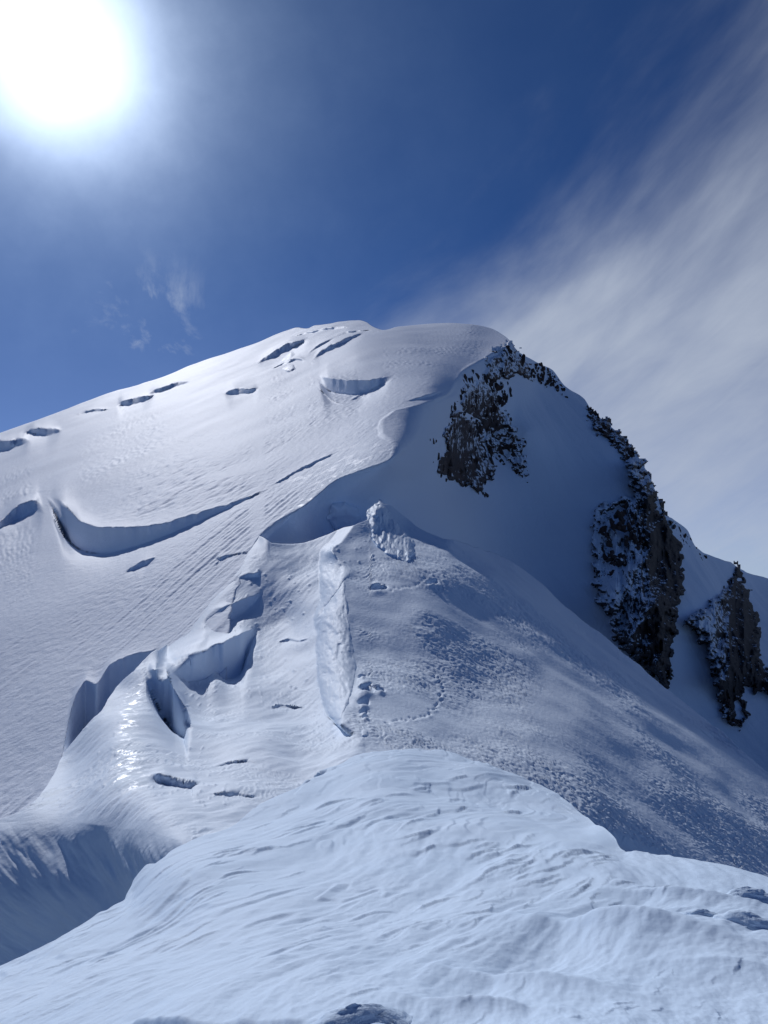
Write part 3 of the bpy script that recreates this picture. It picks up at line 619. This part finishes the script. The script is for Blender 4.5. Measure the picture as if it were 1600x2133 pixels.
def bulge_patch(name, poly, depth, out, mat, rough, step=2.4, wl=20.0, edge=26.0, parent=None, attrs=None, seed=0, ragged=11.0, sharp=0.55, zs=0.6):
    """rock or ice standing proud of the face behind it; its rim runs back into that face"""
    p = np.array(poly, float)
    us = np.arange(p[:, 0].min() - 14, p[:, 0].max() + 14, step); vs = np.arange(p[:, 1].min() - 14, p[:, 1].max() + 14, step)
    U, V = np.meshgrid(us, vs)
    s = poly_sdf(poly, U, V) + ragged * (gnoise(U / 17, V / 17, seed) + 0.6 * gnoise(U / 7, V / 7, seed + 1))
    D0 = depth(U, V); w = D0 / F
    t = np.clip(s / edge, -0.6, 1); prof = np.where(t > 0, np.sqrt(np.clip(t * (2 - t), 0, 1)), t * 2.0)
    P = ray(U, V) * D0[..., None]
    q = U * w.mean(); zq = V * w.mean()
    rel = fbm(q, zq * zs, wl, 6, D0 * 0 + w.mean() * step * 0.7, seed + 9, sharp, 0.58) * rough
    D = D0 - out * prof - rel * np.clip(t * 2, 0, 1) + 0.0
    P = ray(U, V) * D[..., None]
    if parent is not None: P = P - np.array(parent.location)
    rows, cols = U.shape; idx = -np.ones(U.size, int)
    keep = s > -8; fm = keep[:-1, :-1] & keep[1:, :-1] & keep[1:, 1:] & keep[:-1, 1:]
    i = np.arange(U.size).reshape(rows, cols)
    qd = np.stack([i[:-1, :-1], i[1:, :-1], i[1:, 1:], i[:-1, 1:]], -1)[fm]
    used = np.unique(qd); idx[used] = np.arange(len(used)); qd = idx[qd]
    me = bpy.data.meshes.new(name); me.from_pydata(P.reshape(-1, 3)[used].tolist(), [], qd.tolist())
    me.polygons.foreach_set('use_smooth', np.full(len(qd), sharp < 0.5)); me.materials.append(mat)
    for k, fn in (attrs or {}).items():
        a = me.attributes.new(k, 'FLOAT', 'POINT'); a.data.foreach_set('value', fn(U, V).ravel()[used].astype(np.float32))
    o = bpy.data.objects.new(name, me); COL.objects.link(o)
    if parent is not None: o.parent = parent
    return o
# outcrop under the summit hump
OUT_A = [(1060, 715), (1088, 741), (1113, 780), (1094, 786), (1060, 786), (1068, 819), (1049, 847), (1071, 876), (1094, 915), (1096, 960), (1105, 1019), (1088, 1016), (1054, 966), (1032, 977), (1007, 1039), (987, 1022), (942, 1011), (908, 988), (905, 960), (925, 937), (894, 918), (925, 904), (919, 859), (942, 836), (970, 780), (1009, 746), (1037, 732)]
def at(u, v, f=Dface): return tuple(ray(u, v) * scal(f, u, v))
oc = thing('rock_outcrop', 'brown rock outcrop speckled with snow below the rounded summit', 'rock outcrop', at(985, 1000))
CORE_A = [(925, 905), (950, 860), (985, 870), (1005, 905), (1010, 950), (1030, 970), (1005, 1025), (985, 1015), (945, 1000), (910, 985), (912, 962), (930, 935)]
bulge_patch('rock_face', CORE_A, Dface, 6.0, M_ROCK, 9.0, wl=16, edge=14, parent=oc, seed=5, attrs={'snow': lambda u, v: 0.34 - 0.16 * sstep(v, 920, 970)})
bulge_patch('rock_face', [(1000, 790), (1030, 800), (1045, 850), (1065, 880), (1090, 920), (1098, 990), (1080, 985), (1050, 950), (1020, 950), (1010, 900), (985, 868), (955, 850), (968, 800)], Dface, 3.0, M_ROCK, 10.0, wl=12, edge=14, parent=oc, seed=7, attrs={'snow': lambda u, v: 0.32 + 0 * u})
bulge_patch('rock_face', [(1012, 750), (1040, 730), (1060, 716), (1085, 742), (1108, 780), (1060, 784), (1045, 800), (1025, 790), (1010, 800), (1000, 775)], Dface, 4.0, M_ROCK, 7.0, wl=16, edge=14, parent=oc, seed=6, attrs={'snow': lambda u, v: 0.27 + 0 * u})
rock_field(oc, OUT_A, 290, (4, 12), Dface, seed=1)
# rocks along the right skyline
rr_ = thing('rock_ridge', 'thin band of dark rocks along the skyline right of the summit', 'rock ridge', at(1250, 900))
rock_field(rr_, [(1112, 752), (1150, 775), (1180, 808), (1190, 832), (1175, 830), (1140, 806), (1110, 785)], 70, (3, 7), Dface, seed=2)
rock_field(rr_, [(1216, 836), (1236, 858), (1270, 888), (1298, 912), (1322, 948), (1308, 962), (1285, 940), (1262, 905), (1232, 890)], 110, (4, 9), Dface, seed=3)
bulge_patch('rock_face', [(1232, 862), (1270, 888), (1298, 912), (1322, 948), (1305, 962), (1285, 935), (1260, 905), (1235, 893)], Dface, 4.0, M_ROCK, 8.0, wl=18, edge=10, parent=rr_, seed=8, attrs={'snow': lambda u, v: 0.05 + 0 * u})
# big buttress
BUT_B = [(1240, 1060), (1232, 1112), (1240, 1187), (1244, 1255), (1270, 1285), (1277, 1330), (1330, 1382), (1390, 1432), (1403, 1337), (1416, 1240), (1424, 1217), (1420, 1142), (1405, 1101), (1380, 1070), (1366, 1030), (1352, 1000), (1335, 965), (1318, 945), (1303, 965), (1312, 1000), (1318, 1030), (1270, 1045)]
bb = thing('rock_buttress', 'tall dark rock buttress plunging below the right skyline, its left half snow-dusted', 'rock buttress', at(1380, 1420))
bulge_patch('rock_face', BUT_B, Dface, 22.0, M_DARK, 30.0, wl=34, edge=45, parent=bb, seed=12, zs=0.45,
            attrs={'snow': lambda u, v: 0.36 * (1 - sstep(u, 1270, 1375)) - 0.10 * sstep(u, 1350, 1385) + 0.06 * (1 - sstep(v, 1000, 1080))})
rock_field(bb, [(1240, 1062), (1234, 1112), (1240, 1187), (1246, 1255), (1275, 1290), (1340, 1385), (1350, 1250), (1345, 1100), (1310, 1050)], 170, (4, 9), lambda u, v: Dface(u, v) - 16 * sstep(poly_sdf(BUT_B, u, v), 0, 40), seed=4)
# second buttress at the frame edge
BUT_C = [(1536, 1180), (1555, 1229), (1581, 1292), (1589, 1375), (1600, 1386), (1650, 1420), (1640, 1460), (1596, 1446), (1562, 1431), (1548, 1427), (1555, 1502), (1540, 1514), (1517, 1502), (1499, 1457), (1484, 1405), (1469, 1345), (1450, 1322), (1427, 1292), (1457, 1274), (1491, 1244), (1517, 1225)]
bc_ = thing('rock_buttress', 'smaller dark rock buttress at the right edge, below the far snow shoulder', 'rock buttress', at(1545, 1500))
bulge_patch('rock_face', BUT_C, Dface, 11.0, M_DARK, 24.0, wl=30, edge=30, parent=bc_, seed=22, zs=0.45, attrs={'snow': lambda u, v: 0.34 * (1 - sstep(u, 1470, 1530)) - 0.10 * sstep(u, 1510, 1545)})
rock_field(bc_, [(1430, 1290), (1480, 1262), (1510, 1300), (1500, 1440), (1550, 1500), (1538, 1512), (1510, 1495), (1480, 1410), (1465, 1340)], 80, (3, 8), lambda u, v: Dface(u, v) - 9 * sstep(poly_sdf(BUT_C, u, v), 0, 30), seed=6)
rs_ = thing('rock_rib', 'small rocky rib on the skyline just right of the tall buttress', 'rock rib', at(1430, 1140))
rock_field(rs_, [(1402, 1088), (1430, 1106), (1446, 1138), (1475, 1160), (1460, 1172), (1430, 1145), (1412, 1125)], 55, (3, 8), Dface, seed=9)
# seracs and ice
one = lambda u, v: 0.16 + 0 * u
tag(bulge_patch('serac', [(771, 1072), (780, 1058), (792, 1049), (806, 1056), (830, 1095), (856, 1128), (862, 1158), (846, 1172), (815, 1160), (785, 1140), (772, 1120)], Dmid, 2.2, M_MID, 1.7, wl=2.4, step=1.6, edge=12, ragged=4, sharp=0.5, seed=31, attrs={'ice': one}),
    'jagged ice serac on the very top of the middle ridge', 'serac')
lowice = lambda u, v: 0.14 + 0 * u
tag(bulge_patch('ice_fin', [(717, 1208), (722, 1250), (726, 1290), (735, 1350), (741, 1395), (734, 1440), (716, 1488), (706, 1506), (684, 1490), (667, 1440), (662, 1390), (661, 1330), (668, 1292), (690, 1242)], Dmid, 0.5, M_MID, 0.55, wl=1.6, step=1.6, edge=8, ragged=2, sharp=0.4, seed=41, zs=0.8, attrs={'ice': lowice}),
    'tall pale ice wall along the left edge of the middle ridge', 'ice wall')
tag(bulge_patch('ice_fin', [(669, 1152), (690, 1146), (712, 1165), (732, 1188), (705, 1230), (670, 1272), (658, 1292), (664, 1250), (667, 1200)], Dmid, 0.5, M_MID, 0.55, wl=1.6, step=1.6, edge=8, ragged=2, sharp=0.4, seed=43, zs=0.8, attrs={'ice': lowice}),
    'shorter upper ice wall just above and behind the tall one', 'ice wall')
tag(bulge_patch('ice_block', [(690, 1050), (720, 1046), (748, 1060), (752, 1080), (735, 1098), (700, 1104), (682, 1080)], Dface, 5.0, M_FAR, 0.8, wl=8.0, edge=26, ragged=3, sharp=0.1, seed=33, attrs={'ice': lambda u, v: 0 * u}),
    'rounded snow-covered ice block inside the shadowed cave under the cornice', 'ice block')
tag(bulge_patch('serac', [(582, 768), (598, 745), (607, 734), (613, 750), (614, 768), (600, 774)], dome_final, 14.0, M_FAR, 1.5, wl=9.0, edge=12, ragged=1.5, sharp=0.2, seed=35, attrs={'ice': lambda u, v: 0.2 + 0 * u}),
    'small pointed serac high on the dome below the left summit', 'serac')
tag(bulge_patch('snow_block', [(750, 1522), (758, 1512), (770, 1522), (768, 1534), (752, 1536)], Dmid, 0.9, M_MID, 0.3, wl=1.0, step=1.2, edge=7, ragged=1, sharp=0.2, seed=37, attrs={'ice': lambda u, v: 0 * u}),
    'small dark snow block at the foot of the ridge below the ice wall', 'snow block')
# loose blocks of wind crust by the camera
def snow_lump(label, u, v, size, rot, seed, sink=0.35):
    r = np.random.RandomState(seed); bm = bmesh.new()
    for ring, (rad, z, k) in enumerate([(1.15, -0.5, 9), (0.8, 0.05, 7), (0.42, 0.42, 5), (0.12, 0.62, 3)]):
        for i in range(k):
            a = 6.283 * (i + r.uniform(-.3, .3)) / k; q = rad * r.uniform(.78, 1.15); bm.verts.new((math.cos(a) * q, math.sin(a) * q * 0.7, z + r.uniform(-.08, .08)))
    bmesh.ops.convex_hull(bm, input=bm.verts)
    for x in [x for x in bm.verts if not x.link_faces]: bm.verts.remove(x)
    bmesh.ops.subdivide_edges(bm, edges=bm.edges, cuts=3, use_grid_fill=True)
    bmesh.ops.smooth_vert(bm, verts=bm.verts, factor=0.5, use_axis_x=True, use_axis_y=True, use_axis_z=True)
    bmesh.ops.subdivide_edges(bm, edges=bm.edges, cuts=2, use_grid_fill=True)
    co = np.array([x.co[:] for x in bm.verts]); z0 = co[:, 0] * 0
    dn = fbm(co[:, 0] * 1.3 + co[:, 2] * .5, co[:, 1] * 1.3 + co[:, 2] * 2.1, 0.5, 5, z0, seed, 0.2, 0.55) * 0.06
    bm.normal_update()
    for x, q in zip(bm.verts, dn): x.co += x.normal * float(q)
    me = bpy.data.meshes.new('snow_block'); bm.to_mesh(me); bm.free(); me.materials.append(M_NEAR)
    me.polygons.foreach_set('use_smooth', np.ones(len(me.polygons), bool))
    o = bpy.data.objects.new('snow_block', me); COL.objects.link(o); c = wpt(u, v); s = size * c[1] / F
    o.scale = (s * 1.25, s, s * 0.6); o.location = (c[0], c[1], c[2] + s * 0.6 * (0.42 - sink)); o.rotation_euler = (0, 0, R(rot))
    return tag(o, label, 'snow block', 'loose snow blocks in the foreground')
snow_lump('rough snow block at the bottom edge, left of the centre crest', 735, 2140, 108, 15, 71)
snow_lump('low snow lump cut by the bottom edge near the left', 318, 2145, 46, 0, 72)
snow_lump('largest tilted snow block at the right edge of the foreground', 1555, 1925, 62, -20, 73)
snow_lump('snow block farther up at the right edge, behind the largest one', 1560, 1868, 62, 10, 74, 0.5)
snow_lump('small flat snow lump left of the blocks at the right edge', 1462, 1905, 34, 5, 75, 0.5)
